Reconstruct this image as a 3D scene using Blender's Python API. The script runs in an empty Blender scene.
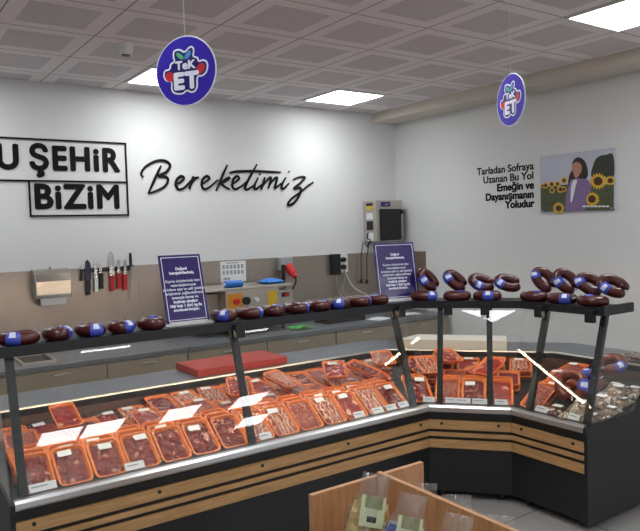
import bpy, bmesh, math, random
from mathutils import Vector, Matrix, noise
SC = bpy.context.scene
COL = SC.collection
PI = math.pi
R = math.radians
rng = random.Random(7)

# ------------------------------------------------------------------ camera
CAM_H = 1.65
CEIL = 2.947
def make_camera():
    yaw, pit, rol = 0.607457, -0.0527222, 0.0287188
    F = Vector((math.sin(yaw)*math.cos(pit), math.cos(yaw)*math.cos(pit), math.sin(pit)))
    rt = Vector((math.cos(yaw), -math.sin(yaw), 0)); up = rt.cross(F)
    c, s = math.cos(rol), math.sin(rol)
    r2 = rt*c - up*s; u2 = rt*s + up*c
    m = Matrix((r2, u2, -F)).transposed().to_4x4()
    m.translation = (0, 0, CAM_H)
    cd = bpy.data.cameras.new('camera'); cd.sensor_fit = 'HORIZONTAL'; cd.sensor_width = 36
    cd.lens = 677.0/640*36; cd.clip_start = 0.05
    o = bpy.data.objects.new('camera', cd); COL.objects.link(o); o.matrix_world = m
    SC.camera = o
make_camera()

# ------------------------------------------------------------------ world, exposure
W = bpy.data.worlds.new('world'); SC.world = W; W.use_nodes = True
W.node_tree.nodes['Background'].inputs[0].default_value = (0.90, 0.95, 1.0, 1)
W.node_tree.nodes['Background'].inputs[1].default_value = 1.0
SC.view_settings.view_transform = 'Standard'
SC.view_settings.look = 'None'
SC.view_settings.gamma = 1
SC.view_settings.use_curve_mapping = False
SC.view_settings.exposure = -0.08
PANEL_POWER = 12.0       # glow of the ceiling panel diffusers
PANEL_WATTS = 4.0       # light each panel throws downwards
LED_POWER = 58.0        # tube under the display shelf
LED_COL = (1.0, 0.77, 0.53)
SC.cycles.use_denoising = True
SC.cycles.max_bounces = 10
SC.cycles.transparent_max_bounces = 40
SC.cycles.sample_clamp_indirect = 6
SC.cycles.caustics_reflective = False
SC.cycles.caustics_refractive = False

# ------------------------------------------------------------------ materials
def lin(r, g, b):
    f = lambda c: (c/255/12.92) if c/255 <= .04045 else ((c/255+.055)/1.055)**2.4
    return (f(r), f(g), f(b), 1)
class NT:
    def __init__(s, name):
        s.m = bpy.data.materials.new(name); s.m.use_nodes = True
        s.n = s.m.node_tree.nodes; s.l = s.m.node_tree.links
        s.b = s.n['Principled BSDF']; s.out = s.n['Material Output']
    def add(s, t, **k):
        n = s.n.new(t)
        for a, v in k.items(): setattr(n, a, v)
        return n
    def math(s, op, a, b=None):
        n = s.add('ShaderNodeMath', operation=op)
        for i, v in enumerate((a, b)):
            if v is None: continue
            if isinstance(v, (int, float)): n.inputs[i].default_value = v
            else: s.l.new(v, n.inputs[i])
        return n.outputs[0]
    def mix(s, fac, a, b):
        n = s.add('ShaderNodeMix', data_type='RGBA')
        for i, v in ((0, fac), (6, a), (7, b)):
            if isinstance(v, (int, float, tuple)): n.inputs[i].default_value = v
            else: s.l.new(v, n.inputs[i])
        return n.outputs[2]
    def ramp(s, fac, stops):
        n = s.add('ShaderNodeValToRGB'); e = n.color_ramp.elements
        while len(e) < len(stops): e.new(.5)
        for x, (p, c) in zip(e, stops): x.position = p; x.color = c
        s.l.new(fac, n.inputs[0]); return n.outputs[0]
    def coord(s, kind='Object', scale=(1, 1, 1)):
        t = s.add('ShaderNodeTexCoord'); mp = s.add('ShaderNodeMapping'); mp.inputs['Scale'].default_value = scale
        s.l.new(t.outputs[kind], mp.inputs[0]); return mp.outputs[0]
    def noise(s, vec, scale, detail=3):
        n = s.add('ShaderNodeTexNoise'); n.inputs['Scale'].default_value = scale; n.inputs['Detail'].default_value = detail
        s.l.new(vec, n.inputs['Vector']); return n.outputs['Fac']
    def bump(s, h, strength=.3, dist=.01):
        n = s.add('ShaderNodeBump'); n.inputs['Strength'].default_value = strength; n.inputs['Distance'].default_value = dist
        s.l.new(h, n.inputs['Height']); return n.outputs[0]
def sc(c, k): return (min(1, c[0]*k), min(1, c[1]*k), min(1, c[2]*k), 1)
def mat(name, rgb, rough=.5, metal=0., var=.07, nscale=9, spec=None, scale=(1, 1, 1), emit=None, es=0, bump=0, bscale=60, coat=0):
    t = NT(name); c = lin(*rgb); v = t.coord('Object', scale)
    f = t.noise(v, nscale)
    t.l.new(t.mix(f, sc(c, 1-var), sc(c, 1+var)), t.b.inputs['Base Color'])
    t.b.inputs['Roughness'].default_value = rough; t.b.inputs['Metallic'].default_value = metal
    if spec is not None: t.b.inputs['Specular IOR Level'].default_value = spec
    if coat: t.b.inputs['Coat Weight'].default_value = coat; t.b.inputs['Coat Roughness'].default_value = .08
    if bump: t.l.new(t.bump(t.noise(v, bscale), bump, .004), t.b.inputs['Normal'])
    if emit: t.b.inputs['Emission Color'].default_value = (*emit, 1); t.b.inputs['Emission Strength'].default_value = es
    return t.m
def clear_mat(name, tint=(1, 1, 1), rough=.02, ior=1.45, wrinkle=0, wscale=40, boost=1.0, haze=0):
    t = NT(name); t.n.remove(t.b)
    tr = t.add('ShaderNodeBsdfTransparent'); tr.inputs[0].default_value = (*tint, 1)
    gl = t.add('ShaderNodeBsdfGlossy'); gl.inputs['Roughness'].default_value = rough; gl.inputs[0].default_value = (1, 1, 1, 1)
    ge = t.add('ShaderNodeNewGeometry'); dt = t.add('ShaderNodeVectorMath', operation='DOT_PRODUCT')
    t.l.new(ge.outputs['Incoming'], dt.inputs[0]); t.l.new(ge.outputs['Normal'], dt.inputs[1])
    if wrinkle:
        b = t.bump(t.noise(t.coord('Object'), wscale, 4), wrinkle, .01)
        t.l.new(b, gl.inputs['Normal']); t.l.new(b, dt.inputs[1])
    f0 = ((ior-1)/(ior+1))**2
    fres = t.math('ADD', t.math('MULTIPLY', t.math('POWER', t.math('SUBTRACT', 1.0, t.math('ABSOLUTE', dt.outputs['Value'])), 5.0), 1-f0), f0)
    mx = t.add('ShaderNodeMixShader'); t.l.new(t.math('MULTIPLY', fres, boost), mx.inputs[0])
    t.l.new(tr.outputs[0], mx.inputs[1]); t.l.new(gl.outputs[0], mx.inputs[2])
    last = mx.outputs[0]
    if haze:
        df = t.add('ShaderNodeBsdfDiffuse'); df.inputs[0].default_value = (.9, .9, .9, 1)
        m2 = t.add('ShaderNodeMixShader'); m2.inputs[0].default_value = haze
        t.l.new(last, m2.inputs[1]); t.l.new(df.outputs[0], m2.inputs[2]); last = m2.outputs[0]
    t.l.new(last, t.out.inputs[0]); return t.m

M = {}
M['wall'] = mat('wall_paint', (226, 227, 226), .75, var=.02, nscale=2, bump=.05, bscale=140)
M['wall_side'] = M['wall']
M['soffit'] = mat('soffit_paint', (216, 208, 196), .75, var=.02, nscale=2)
M['black'] = mat('black_powder_coat', (26, 27, 30), .45, var=.1)
M['black_panel'] = mat('charcoal_laminate', (25, 26, 29), .42, var=.08)
M['dark_frame'] = mat('dark_green_black_profile', (24, 28, 29), .35, var=.1)
M['alu'] = mat('satin_aluminium', (196, 197, 198), .32, .85, var=.04, scale=(2, 40, 40))
M['steel_mirror'] = mat('polished_steel_cover', (176, 168, 158), .22, .95, var=.1, nscale=4)
M['steel_door'] = mat('warm_stainless_door', (164, 152, 134), .45, .3, var=.08, nscale=2)
M['rim'] = mat('polished_rim', (190, 186, 180), .34, .9, var=.03)
M['steel'] = mat('brushed_stainless', (186, 180, 172), .36, .6, var=.1, nscale=3, scale=(1, 1, 30))
M['steel_warm'] = mat('brushed_stainless_splash', (164, 154, 145), .36, .8, var=.2, nscale=1.6, scale=(2.2, 1, .7))
M['steel_dark'] = mat('dull_stainless', (164, 158, 150), .42, .5, var=.1, nscale=2)
M['steel_top'] = mat('worktop_stainless', (126, 130, 137), .38, .55, var=.08, nscale=4)
M['deck'] = mat('dark_steel_grate', (52, 48, 46), .45, .6, var=.2, nscale=40)
M['rear'] = mat('well_back_steel', (128, 104, 92), .35, .75, var=.2, nscale=5)
M['white'] = mat('white_plastic', (235, 235, 232), .5, var=.02)
M['paper'] = mat('white_paper', (236, 238, 240), .8, var=.03)
M['ink'] = mat('black_acrylic', (10, 10, 12), .5, var=.1, spec=.2)
M['red_board'] = mat('red_polyethylene', (172, 48, 34), .6, var=.08, nscale=20)
M['white_board'] = mat('white_polyethylene', (226, 222, 212), .6, var=.03)
M['purple'] = mat('purple_print', (46, 30, 100), .25, var=.05, coat=.3)
M['disc_blue'] = mat('royal_blue_print', (58, 42, 172), .22, var=.03, coat=.5)
M['navy'] = mat('navy_print', (36, 26, 104), .3, var=.03)
M['logo_white'] = mat('white_print', (232, 234, 248), .4, var=.01)
M['logo_red'] = mat('red_print', (200, 40, 56), .4, var=.05)
M['logo_green'] = mat('green_print', (92, 178, 120), .4, var=.05)
M['logo_sky'] = mat('sky_blue_print', (76, 148, 214), .4, var=.05)
M['blue_band'] = mat('blue_paper_band', (66, 82, 190), .4, var=.22, nscale=70)
M['band_white'] = mat('white_band_print', (214, 222, 240), .45, var=.08, nscale=90)
M['sausage'] = mat('dark_sausage_casing', (74, 22, 18), .3, var=.45, nscale=45, bump=.35, bscale=130, coat=.25)
M['sausage_light'] = mat('reddish_sausage_casing', (112, 42, 22), .3, var=.4, nscale=40, bump=.4, bscale=120, coat=.25)
M['foam'] = mat('orange_foam_tray', (238, 128, 54), .5, var=.06, nscale=30)
M['foam_black'] = mat('black_foam_tray', (40, 34, 34), .5, var=.06, nscale=30)
M['film'] = clear_mat('cling_film', (1, .985, .975), .055, 1.45, wrinkle=1.0, wscale=38, boost=.5, haze=.0)
M['glass'] = clear_mat('clear_glass', (.97, .985, .98), .0, 1.5, boost=1.0)
M['acrylic'] = clear_mat('clear_acrylic', (.96, .98, 1), .03, 1.5, boost=1.3, haze=.12)
M['poly'] = clear_mat('crinkled_clear_bag', (.96, .96, .95), .12, 1.5, wrinkle=.9, wscale=26, boost=1.8, haze=.06)
M['blade'] = mat('blade_steel', (190, 190, 190), .22, 1., var=.05)
M['blade_dark'] = mat('blue_black_blade', (48, 54, 74), .3, .6, var=.1)
M['red_grip'] = mat('red_knife_grip', (182, 30, 40), .5, var=.08)
M['white_grip'] = mat('white_knife_grip', (222, 230, 226), .5, var=.04)
M['black_grip'] = mat('black_knife_grip', (22, 22, 24), .5, var=.08)
M['blue_roll'] = mat('blue_film', (40, 116, 206), .4, var=.12, nscale=30)
M['yellow'] = mat('yellow_sticker', (226, 190, 40), .5, var=.08)
M['orange_st'] = mat('orange_sticker', (216, 150, 40), .5, var=.08)
M['red'] = mat('red_plastic', (204, 34, 40), .4, var=.06)
M['grey_plastic'] = mat('grey_plastic', (160, 166, 172), .5, var=.05)
M['green_cloth'] = mat('green_cloth', (110, 210, 110), .8, var=.12, nscale=40)
M['cable'] = mat('black_cable', (24, 24, 26), .5)
M['cable_grey'] = mat('grey_cable', (150, 150, 148), .5)
M['dark_glass'] = mat('tinted_door_glass', (12, 12, 14), .15, var=.1)
M['cord'] = mat('thin_clear_thread', (205, 205, 205), .5)
M['led'] = mat('led_tube_diffuser', (255, 244, 224), .4, emit=LED_COL, es=LED_POWER)
M['diffuser'] = mat('light_panel_diffuser', (250, 250, 250), .5, emit=(.965, .985, 1), es=PANEL_POWER)

def wood_mat(name, a, b, stretch):
    t = NT(name); v = t.coord('Object', stretch)
    f = t.noise(v, 6, 6); f2 = t.noise(v, 30, 3)
    g = t.math('ADD', t.math('MULTIPLY', f, .7), t.math('MULTIPLY', f2, .3))
    t.l.new(t.ramp(g, [(.3, lin(*a)), (.5, lin(*[(x+y)/2 for x, y in zip(a, b)])), (.7, lin(*b))]), t.b.inputs['Base Color'])
    t.b.inputs['Roughness'].default_value = .5
    t.l.new(t.bump(g, .08, .003), t.b.inputs['Normal'])
    return t.m
M['wood'] = wood_mat('oak_laminate_slat', (160, 120, 76), (204, 162, 112), (1.2, 1.2, 16))
M['wood_bin'] = wood_mat('pale_oak_laminate', (172, 122, 84), (206, 160, 116), (14, 14, 1.4))

def floor_mat():
    t = NT('grey_floor_tiles'); v = t.coord('Object')
    s = t.add('ShaderNodeSeparateXYZ'); t.l.new(v, s.inputs[0])
    def line(o, off):
        f = t.math('FRACT', t.math('DIVIDE', t.math('ADD', o, off), .6))
        return t.math('LESS_THAN', t.math('ABSOLUTE', t.math('SUBTRACT', f, .5)), .0075)
    g = t.math('MAXIMUM', line(s.outputs[0], 60.05), line(s.outputs[1], 60.25))
    n = t.noise(v, 3, 5)
    base = t.mix(n, lin(150, 149, 147), lin(172, 171, 168))
    t.l.new(t.mix(g, base, lin(92, 90, 88)), t.b.inputs['Base Color'])
    t.b.inputs['Roughness'].default_value = .32
    return t.m
def ceiling_mat():
    t = NT('perforated_ceiling_tiles'); v = t.coord('Object')
    s = t.add('ShaderNodeSeparateXYZ'); t.l.new(v, s.inputs[0])
    def ax(o, off):
        f = t.math('FRACT', t.math('DIVIDE', t.math('SUBTRACT', o, off), .6))
        return t.math('ABSOLUTE', t.math('SUBTRACT', f, .5))          # 0 middle of the tile, .5 at the grid
    ax_, ay_ = ax(s.outputs[0], 1.38508-60), ax(s.outputs[1], 5.67541-60)
    m = t.math('MAXIMUM', ax_, ay_)
    grid = t.math('GREATER_THAN', m, .492)
    inner = t.math('LESS_THAN', m, .335)
    tone = t.noise(t.coord('Object', (1/.6, 1/.6, 1)), 1.1, 0)
    c = t.mix(tone, lin(242, 235, 235), lin(247, 240, 240))
    c = t.mix(inner, c, lin(216, 208, 209))
    c = t.mix(grid, c, lin(158, 150, 149))
    t.l.new(c, t.b.inputs['Base Color']); t.b.inputs['Roughness'].default_value = .85
    return t.m
M['floor'] = floor_mat(); M['ceiling'] = ceiling_mat()

def meat_mat(name, dark, mid, fat, fat_amt, scale, kind='cell'):
    t = NT(name)
    oi = t.add('ShaderNodeObjectInfo'); tc = t.add('ShaderNodeTexCoord')
    ad = t.add('ShaderNodeVectorMath', operation='ADD'); t.l.new(tc.outputs['Object'], ad.inputs[0])
    ml = t.add('ShaderNodeVectorMath', operation='SCALE'); ml.inputs[3].default_value = 7.3
    cb = t.add('ShaderNodeCombineXYZ')
    for i in range(3): t.l.new(oi.outputs['Random'], cb.inputs[i])
    t.l.new(cb.outputs[0], ml.inputs[0]); t.l.new(ml.outputs[0], ad.inputs[1]); v = ad.outputs[0]
    vo = t.add('ShaderNodeTexVoronoi'); vo.inputs['Scale'].default_value = scale; t.l.new(v, vo.inputs['Vector'])
    sx = t.add('ShaderNodeSeparateColor'); t.l.new(vo.outputs['Color'], sx.inputs[0])
    n = t.noise(v, scale*1.6, 5)
    base = t.mix(t.math('MULTIPLY', t.math('ADD', sx.outputs[0], n), .5), lin(*dark), lin(*mid))
    if kind == 'stripe':
        wv = t.add('ShaderNodeTexWave'); wv.inputs['Scale'].default_value = 12; wv.inputs['Distortion'].default_value = 9
        wv.inputs['Detail'].default_value = 3; wv.inputs['Detail Scale'].default_value = 2.2; t.l.new(v, wv.inputs['Vector'])
        f = t.math('GREATER_THAN', wv.outputs['Fac'], 1-fat_amt)
    else:
        f = t.math('MULTIPLY', t.math('GREATER_THAN', sx.outputs[1], 1-fat_amt), t.math('GREATER_THAN', n, .42))
    t.l.new(t.mix(f, base, lin(*fat)), t.b.inputs['Base Color'])
    t.b.inputs['Roughness'].default_value = .3; t.b.inputs['Specular IOR Level'].default_value = .35
    t.l.new(t.bump(t.math('ADD', vo.outputs['Distance'], n), .6, .006), t.b.inputs['Normal'])
    return t.m
M['meat_diced'] = meat_mat('dark_diced_beef', (66, 3, 5), (146, 20, 20), (206, 150, 130), .08, 55)
M['meat_chop'] = meat_mat('striped_chops', (120, 34, 26), (172, 74, 56), (222, 180, 150), .32, 40, 'stripe')
M['meat_mince'] = meat_mat('fine_mince', (132, 34, 22), (174, 66, 42), (222, 172, 140), .14, 150)
M['meat_steak'] = meat_mat('bright_red_steak', (126, 16, 14), (170, 40, 30), (226, 176, 146), .10, 34)
M['packs'] = meat_mat('mixed_vacuum_contents', (84, 66, 54), (158, 138, 116), (206, 198, 184), .25, 40)
M['packs_dark'] = meat_mat('dark_vacuum_contents', (52, 30, 30), (112, 74, 66), (206, 190, 176), .2, 40)
M['pasta'] = meat_mat('golden_pasta_pieces', (176, 134, 60), (222, 186, 108), (238, 214, 150), .3, 60)
M['tea'] = meat_mat('white_blue_pouch', (210, 214, 222), (236, 238, 240), (60, 80, 160), .16, 26)

# ------------------------------------------------------------------ mesh helpers
class MB:
    def __init__(s): s.bm = bmesh.new()
    def box(s, a, b, bev=0, mtx=None):
        t = bmesh.new(); bmesh.ops.create_cube(t, size=1)
        c = [(a[i]+b[i])/2 for i in range(3)]; d = [abs(b[i]-a[i]) for i in range(3)]
        for v in t.verts: v.co = Vector((v.co.x*d[0]+c[0], v.co.y*d[1]+c[1], v.co.z*d[2]+c[2]))
        if bev: bmesh.ops.bevel(t, geom=t.edges[:], offset=bev, segments=2, affect='EDGES', profile=.6)
        if mtx is not None: bmesh.ops.transform(t, matrix=mtx, verts=t.verts)
        s.join(t); return s
    def join(s, t):
        me = bpy.data.meshes.new('tmp'); t.to_mesh(me); t.free(); s.bm.from_mesh(me); bpy.data.meshes.remove(me)
    def cyl(s, p, q, r, n=16, r2=None):
        p, q = Vector(p), Vector(q); d = q-p
        t = bmesh.new(); bmesh.ops.create_cone(t, cap_ends=True, segments=n, radius1=r, radius2=r if r2 is None else r2, depth=d.length)
        m = Matrix.Translation((p+q)/2) @ d.to_track_quat('Z', 'Y').to_matrix().to_4x4()
        bmesh.ops.transform(t, matrix=m, verts=t.verts); s.join(t); return s
    def tube(s, pts, r, n=8, closed=False, rs=None):
        pts = [Vector(p) for p in pts]; N = len(pts); rings = []; up = None
        for i, p in enumerate(pts):
            a = pts[(i-1) % N] if (closed or i > 0) else p
            b = pts[(i+1) % N] if (closed or i < N-1) else p
            t = (b-a).normalized()
            if up is None:
                up = Vector((0, 0, 1)) if abs(t.z) < .9 else Vector((1, 0, 0))
            u = (up - t*up.dot(t)).normalized(); w = t.cross(u); up = u
            rr = rs[i] if rs else r
            rings.append([s.bm.verts.new(p + u*rr*math.cos(2*PI*k/n) + w*rr*math.sin(2*PI*k/n)) for k in range(n)])
        for i in range(N if closed else N-1):
            A, B = rings[i], rings[(i+1) % N]
            for k in range(n): s.bm.faces.new((A[k], A[(k+1) % n], B[(k+1) % n], B[k]))
        if not closed:
            s.bm.faces.new(rings[0][::-1]); s.bm.faces.new(rings[-1])
        return s
    def prism(s, poly, axis_from, axis_to):
        """poly: list of 3D points at the near end; extruded by vector axis_to-axis_from"""
        d = Vector(axis_to)-Vector(axis_from)
        A = [s.bm.verts.new(p) for p in poly]; B = [s.bm.verts.new(Vector(p)+d) for p in poly]
        n = len(poly)
        s.bm.faces.new(A); s.bm.faces.new(B[::-1])
        for i in range(n): s.bm.faces.new((A[i], B[i], B[(i+1) % n], A[(i+1) % n]))
        return s
    def loft(s, A, B, cap=True):
        A = [s.bm.verts.new(p) for p in A]; B = [s.bm.verts.new(p) for p in B]; n = len(A)
        if cap: s.bm.faces.new(A); s.bm.faces.new(B[::-1])
        for i in range(n): s.bm.faces.new((A[i], B[i], B[(i+1) % n], A[(i+1) % n]))
        return s
    def rings(s, rings, cap0=True, cap1=True):
        V = [[s.bm.verts.new(p) for p in r] for r in rings]; n = len(V[0])
        for A, B in zip(V, V[1:]):
            for k in range(n): s.bm.faces.new((A[k], A[(k+1) % n], B[(k+1) % n], B[k]))
        if cap0: s.bm.faces.new(V[0][::-1])
        if cap1: s.bm.faces.new(V[-1])
        return s
    def grid(s, fn, nu, nv):
        V = [[s.bm.verts.new(fn(i/nu, j/nv)) for i in range(nu+1)] for j in range(nv+1)]
        for j in range(nv):
            for i in range(nu): s.bm.faces.new((V[j][i], V[j][i+1], V[j+1][i+1], V[j+1][i]))
        return s
    def mesh(s, name, m, smooth=False, fix=True):
        if fix: bmesh.ops.recalc_face_normals(s.bm, faces=s.bm.faces)
        me = bpy.data.meshes.new(name); s.bm.to_mesh(me); s.bm.free()
        if smooth:
            me.polygons.foreach_set('use_smooth', [True]*len(me.polygons))
            if smooth != 'all': me.set_sharp_from_angle(angle=R(35))
        me.materials.append(M[m] if isinstance(m, str) else m); return me
    def build(s, name, m, parent=None, smooth=False, fix=True):
        return link(name, s.mesh(name, m, smooth, fix), parent)
def link(name, me, parent=None):
    o = bpy.data.objects.new(name, me); COL.objects.link(o)
    if parent: o.parent = parent
    return o
def tag(o, label, cat, group=None):
    o['label'] = label; o['category'] = cat
    if group: o['group'] = group
    return o
def thing(name, label, cat, loc=(0, 0, 0), rot=(0, 0, 0), group=None):
    o = bpy.data.objects.new(name, None); COL.objects.link(o); o.empty_display_size = .05
    o.location = loc; o.rotation_euler = rot
    return tag(o, label, cat, group)
def struct(o): o['kind'] = 'structure'; return o
KIDS = {}
def dup(root, loc, rot, label, group=None, swap=None, scale=None):
    r = root.copy(); COL.objects.link(r); r.location = loc; r.rotation_euler = rot; r['label'] = label
    if group: r['group'] = group
    if scale: r.scale = scale
    for ch in KIDS.get(root.name, []):
        c = ch.copy(); COL.objects.link(c); c.parent = r
    return r
ORD = ['zeroth', 'first', 'second', 'third', 'fourth', 'fifth', 'sixth', 'seventh', 'eighth', 'ninth', 'tenth', 'eleventh', 'twelfth', 'thirteenth', 'fourteenth', 'fifteenth', 'sixteenth', 'seventeenth', 'eighteenth']

def text_mesh(body, size, mtx, depth=.002, bold=0., align='LEFT', spacing=1., sx=1., line=1., word=1.):
    cu = bpy.data.curves.new('txt', 'FONT'); cu.body = body; cu.size = size; cu.extrude = depth/2
    cu.align_x = align; cu.space_character = spacing; cu.space_line = line; cu.space_word = word; cu.resolution_u = 4
    o = bpy.data.objects.new('txt', cu); COL.objects.link(o)
    bpy.context.view_layer.update()
    me = bpy.data.meshes.new_from_object(o.evaluated_get(bpy.context.evaluated_depsgraph_get()))
    bpy.data.objects.remove(o); bpy.data.curves.remove(cu)
    me.transform(Matrix.Diagonal((sx, 1, 1, 1)))
    if bold:                                        # heavier stroke: the outline widened by eight shifted copies
        src = bmesh.new(); src.from_mesh(me); out = bmesh.new()
        for k in range(9):
            c = me.copy(); a = PI*k/4
            if k < 8: c.transform(Matrix.Translation((bold*math.cos(a), bold*math.sin(a), .00002*k)))
            out.from_mesh(c); bpy.data.meshes.remove(c)
        out.to_mesh(me); out.free(); src.free()
    me.transform(mtx)
    me.materials.clear()
    return me
def text_obj(name, body, size, mtx, m, parent, **k):
    me = text_mesh(body, size, mtx, **k); me.name = name; me.materials.append(M[m]); return link(name, me, parent)
def frame_mtx(o, x, y, z):
    m = Matrix((x, y, z)).transposed().to_4x4(); m.translation = o; return m
def back_wall(x, y, z): return frame_mtx(Vector((x, y, z)), Vector((1, 0, 0)), Vector((0, 0, 1)), Vector((0, -1, 0)))
def right_wall(x, y, z): return frame_mtx(Vector((x, y, z)), Vector((0, -1, 0)), Vector((0, 0, 1)), Vector((-1, 0, 0)))
def smooth_closed(pts, k=6):
    out = []; n = len(pts)
    for i in range(n):
        p0, p1, p2, p3 = [Vector((*pts[(i+j) % n][:2], 0)) for j in (-1, 0, 1, 2)]
        for q in range(k):
            t = q/k
            out.append(.5*((2*p1)+(p2-p0)*t+(2*p0-5*p1+4*p2-p3)*t*t+(3*p1-p0-3*p2+p3)*t**3))
    return [(p.x, p.y) for p in out]
def smooth_open(pts, k=6):
    out = []; n = len(pts); P = [Vector(p) for p in pts]
    for i in range(n-1):
        p0, p1, p2, p3 = P[max(i-1, 0)], P[i], P[i+1], P[min(i+2, n-1)]
        for q in range(k):
            t = q/k
            out.append(.5*((2*p1)+(p2-p0)*t+(2*p0-5*p1+4*p2-p3)*t*t+(3*p1-p0-3*p2+p3)*t**3))
    out.append(P[-1]); return out
def ellipse(cx, cy, rx, ry, rot=0, n=24):
    c, s = math.cos(rot), math.sin(rot)
    return [(cx+rx*math.cos(2*PI*i/n)*c-ry*math.sin(2*PI*i/n)*s, cy+rx*math.cos(2*PI*i/n)*s+ry*math.sin(2*PI*i/n)*c) for i in range(n)]
def flat(name, polys, m, parent, mtx, z0, z1):
    """flat printed shapes given in 2D, lying in the xy plane of mtx between z0 and z1"""
    mb = MB()
    for poly in polys:
        mb.prism([mtx @ Vector((x, y, z0)) for x, y in poly], mtx @ Vector((0, 0, z0)), mtx @ Vector((0, 0, z1)))
    return mb.build(name, m, parent)

# ------------------------------------------------------------------ room
XR, YB = 5.28, 6.0
FX0, FX1, FY0 = -4.0, 9.5, -8.0
struct(MB().box((FX0, FY0, -.1), (FX1, YB+.1, 0)).build('floor', 'floor'))
struct(MB().box((FX0, FY0, CEIL), (FX1, YB+.1, CEIL+.1)).build('ceiling', 'ceiling'))
struct(MB().box((FX0, YB, 0), (XR, YB+.1, CEIL)).build('wall_back', 'wall'))
struct(MB().box((XR, .6, 0), (XR+.1, YB+.1, CEIL)).build('wall_right', 'wall'))
struct(MB().box((FX0-.1, FY0, 0), (FX0, YB+.1, CEIL)).build('wall_left', 'wall'))
struct(MB().box((4.95, .6, 2.845), (XR, YB, CEIL)).build('beam_right', 'soffit'))
# steel cladding low on the back wall, wrapping onto the right wall
sp = MB().box((FX0+.02, YB-.012, .74), (XR-.001, YB-.0005, 1.376)).box((XR-.012, 5.52, .74), (XR-.0005, YB-.013, 1.376))
struct(sp.build('trim_1', 'steel_warm'))
for i, x in enumerate((-1.1, .45, 2.15, 3.55)):
    struct(MB().box((x-.0015, YB-.0135, .745), (x+.0015, YB-.0121, 1.37)).build('trim_%d' % (i+2), 'steel_dark'))

# ceiling light panels sit in the tile grid
GX, GY = 1.38508, 5.67541
def light_panel(i, j, label):
    x0, y1 = GX+.6*i, GY-.6*j
    t = thing('ceiling_light', label, 'ceiling light', (x0+.3, y1-.3, CEIL), group='square light panels set in the ceiling grid')
    f = MB(); h, w = .297, .022
    for a, b in (((-h, -h), (h, -h+w)), ((-h, h-w), (h, h)), ((-h, -h+w), (-h+w, h-w)), ((h-w, -h+w), (h, h-w))):
        f.box((a[0], a[1], -.012), (b[0], b[1], -.0002))
    f.build('panel_frame', 'white', t)
    MB().box((-h+w, -h+w, -.009), (h-w, h-w, -.003)).build('diffuser', 'diffuser', t)
    ld = bpy.data.lights.new('panel_lamp', 'AREA'); ld.energy = PANEL_WATTS; ld.size = .5; ld.spread = R(125); ld.color = (.965, .985, 1)
    lo = bpy.data.objects.new('panel_lamp', ld); COL.objects.link(lo); lo.parent = t; lo.location = (0, 0, -.011)
light_panel(1, 0, 'lit square ceiling panel partly hidden behind the nearer round blue sign')
light_panel(4, 0, 'lit square ceiling panel above the cursive lettering, beside the back wall')
light_panel(4, 5, 'lit square ceiling panel cut by the top edge near the right wall beam')
for i, j in ((1, 5), (-2, 0), (-2, 5), (-2, 8), (1, 10), (4, 10), (1, 15), (2, 15), (4, 15), (6, 15), (-2, 15), (7, 17)):
    light_panel(i, j, 'lit square ceiling panel behind the viewer, %s row, column %d' % (ORD[j], i+3))
t = thing('smoke_detector', 'round white smoke detector on the ceiling left of the round blue sign', 'smoke detector', (1.623, 4.58, CEIL))
MB().cyl((0, 0, -.02), (0, 0, -.0003), .055, 28).build('base', 'white', t, True)
MB().cyl((0, 0, -.07), (0, 0, -.02), .042, 28, .052).build('sensor_head', 'white', t, True)
MB().cyl((0, 0, -.074), (0, 0, -.0701), .03, 20).build('vent', 'cable', t, True)
o = MB().box((4.76, 3.915, CEIL-.006), (4.948, 3.945, CEIL-.0005)).build('ceiling_vent', 'black')
tag(o, 'thin dark slot in the ceiling beside the beam above the farther round sign', 'vent')

# ------------------------------------------------------------------ lettering on the walls
t = thing('wall_lettering', 'black capital letters in two outlined boxes on the back wall', 'wall lettering', (1.25, YB, 1.82))
def bar(mb, x0, z0, x1, z1): mb.box((x0-1.25, -.012, z0-1.82), (x1-1.25, -.0008, z1-1.82))
f = MB(); w = .014
bar(f, -.2, 2.463, 2.09, 2.463+w); bar(f, 2.076, 1.826, 2.09, 2.463); bar(f, -.2, 2.118, 2.076, 2.118+w)
bar(f, 1.25, 1.826, 2.076, 1.826+w); bar(f, 1.25, 1.826+w, 1.25+w, 2.118)
f.build('outline_box', 'ink', t)
T = lambda x, z: frame_mtx(Vector((x-1.25, -.001, z-1.82)), Vector((1, 0, 0)), Vector((0, 0, 1)), Vector((0, -1, 0)))
text_obj('upper_word', 'U ŞEHiR', .282, T(2.018, 2.222), 'ink', t, depth=.01, bold=.0105, align='RIGHT', sx=.90, spacing=1.14, word=.5)
text_obj('lower_word', 'BiZiM', .285, T(2.018, 1.898), 'ink', t, depth=.01, bold=.0105, align='RIGHT', sx=.98, spacing=1.10)
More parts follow.
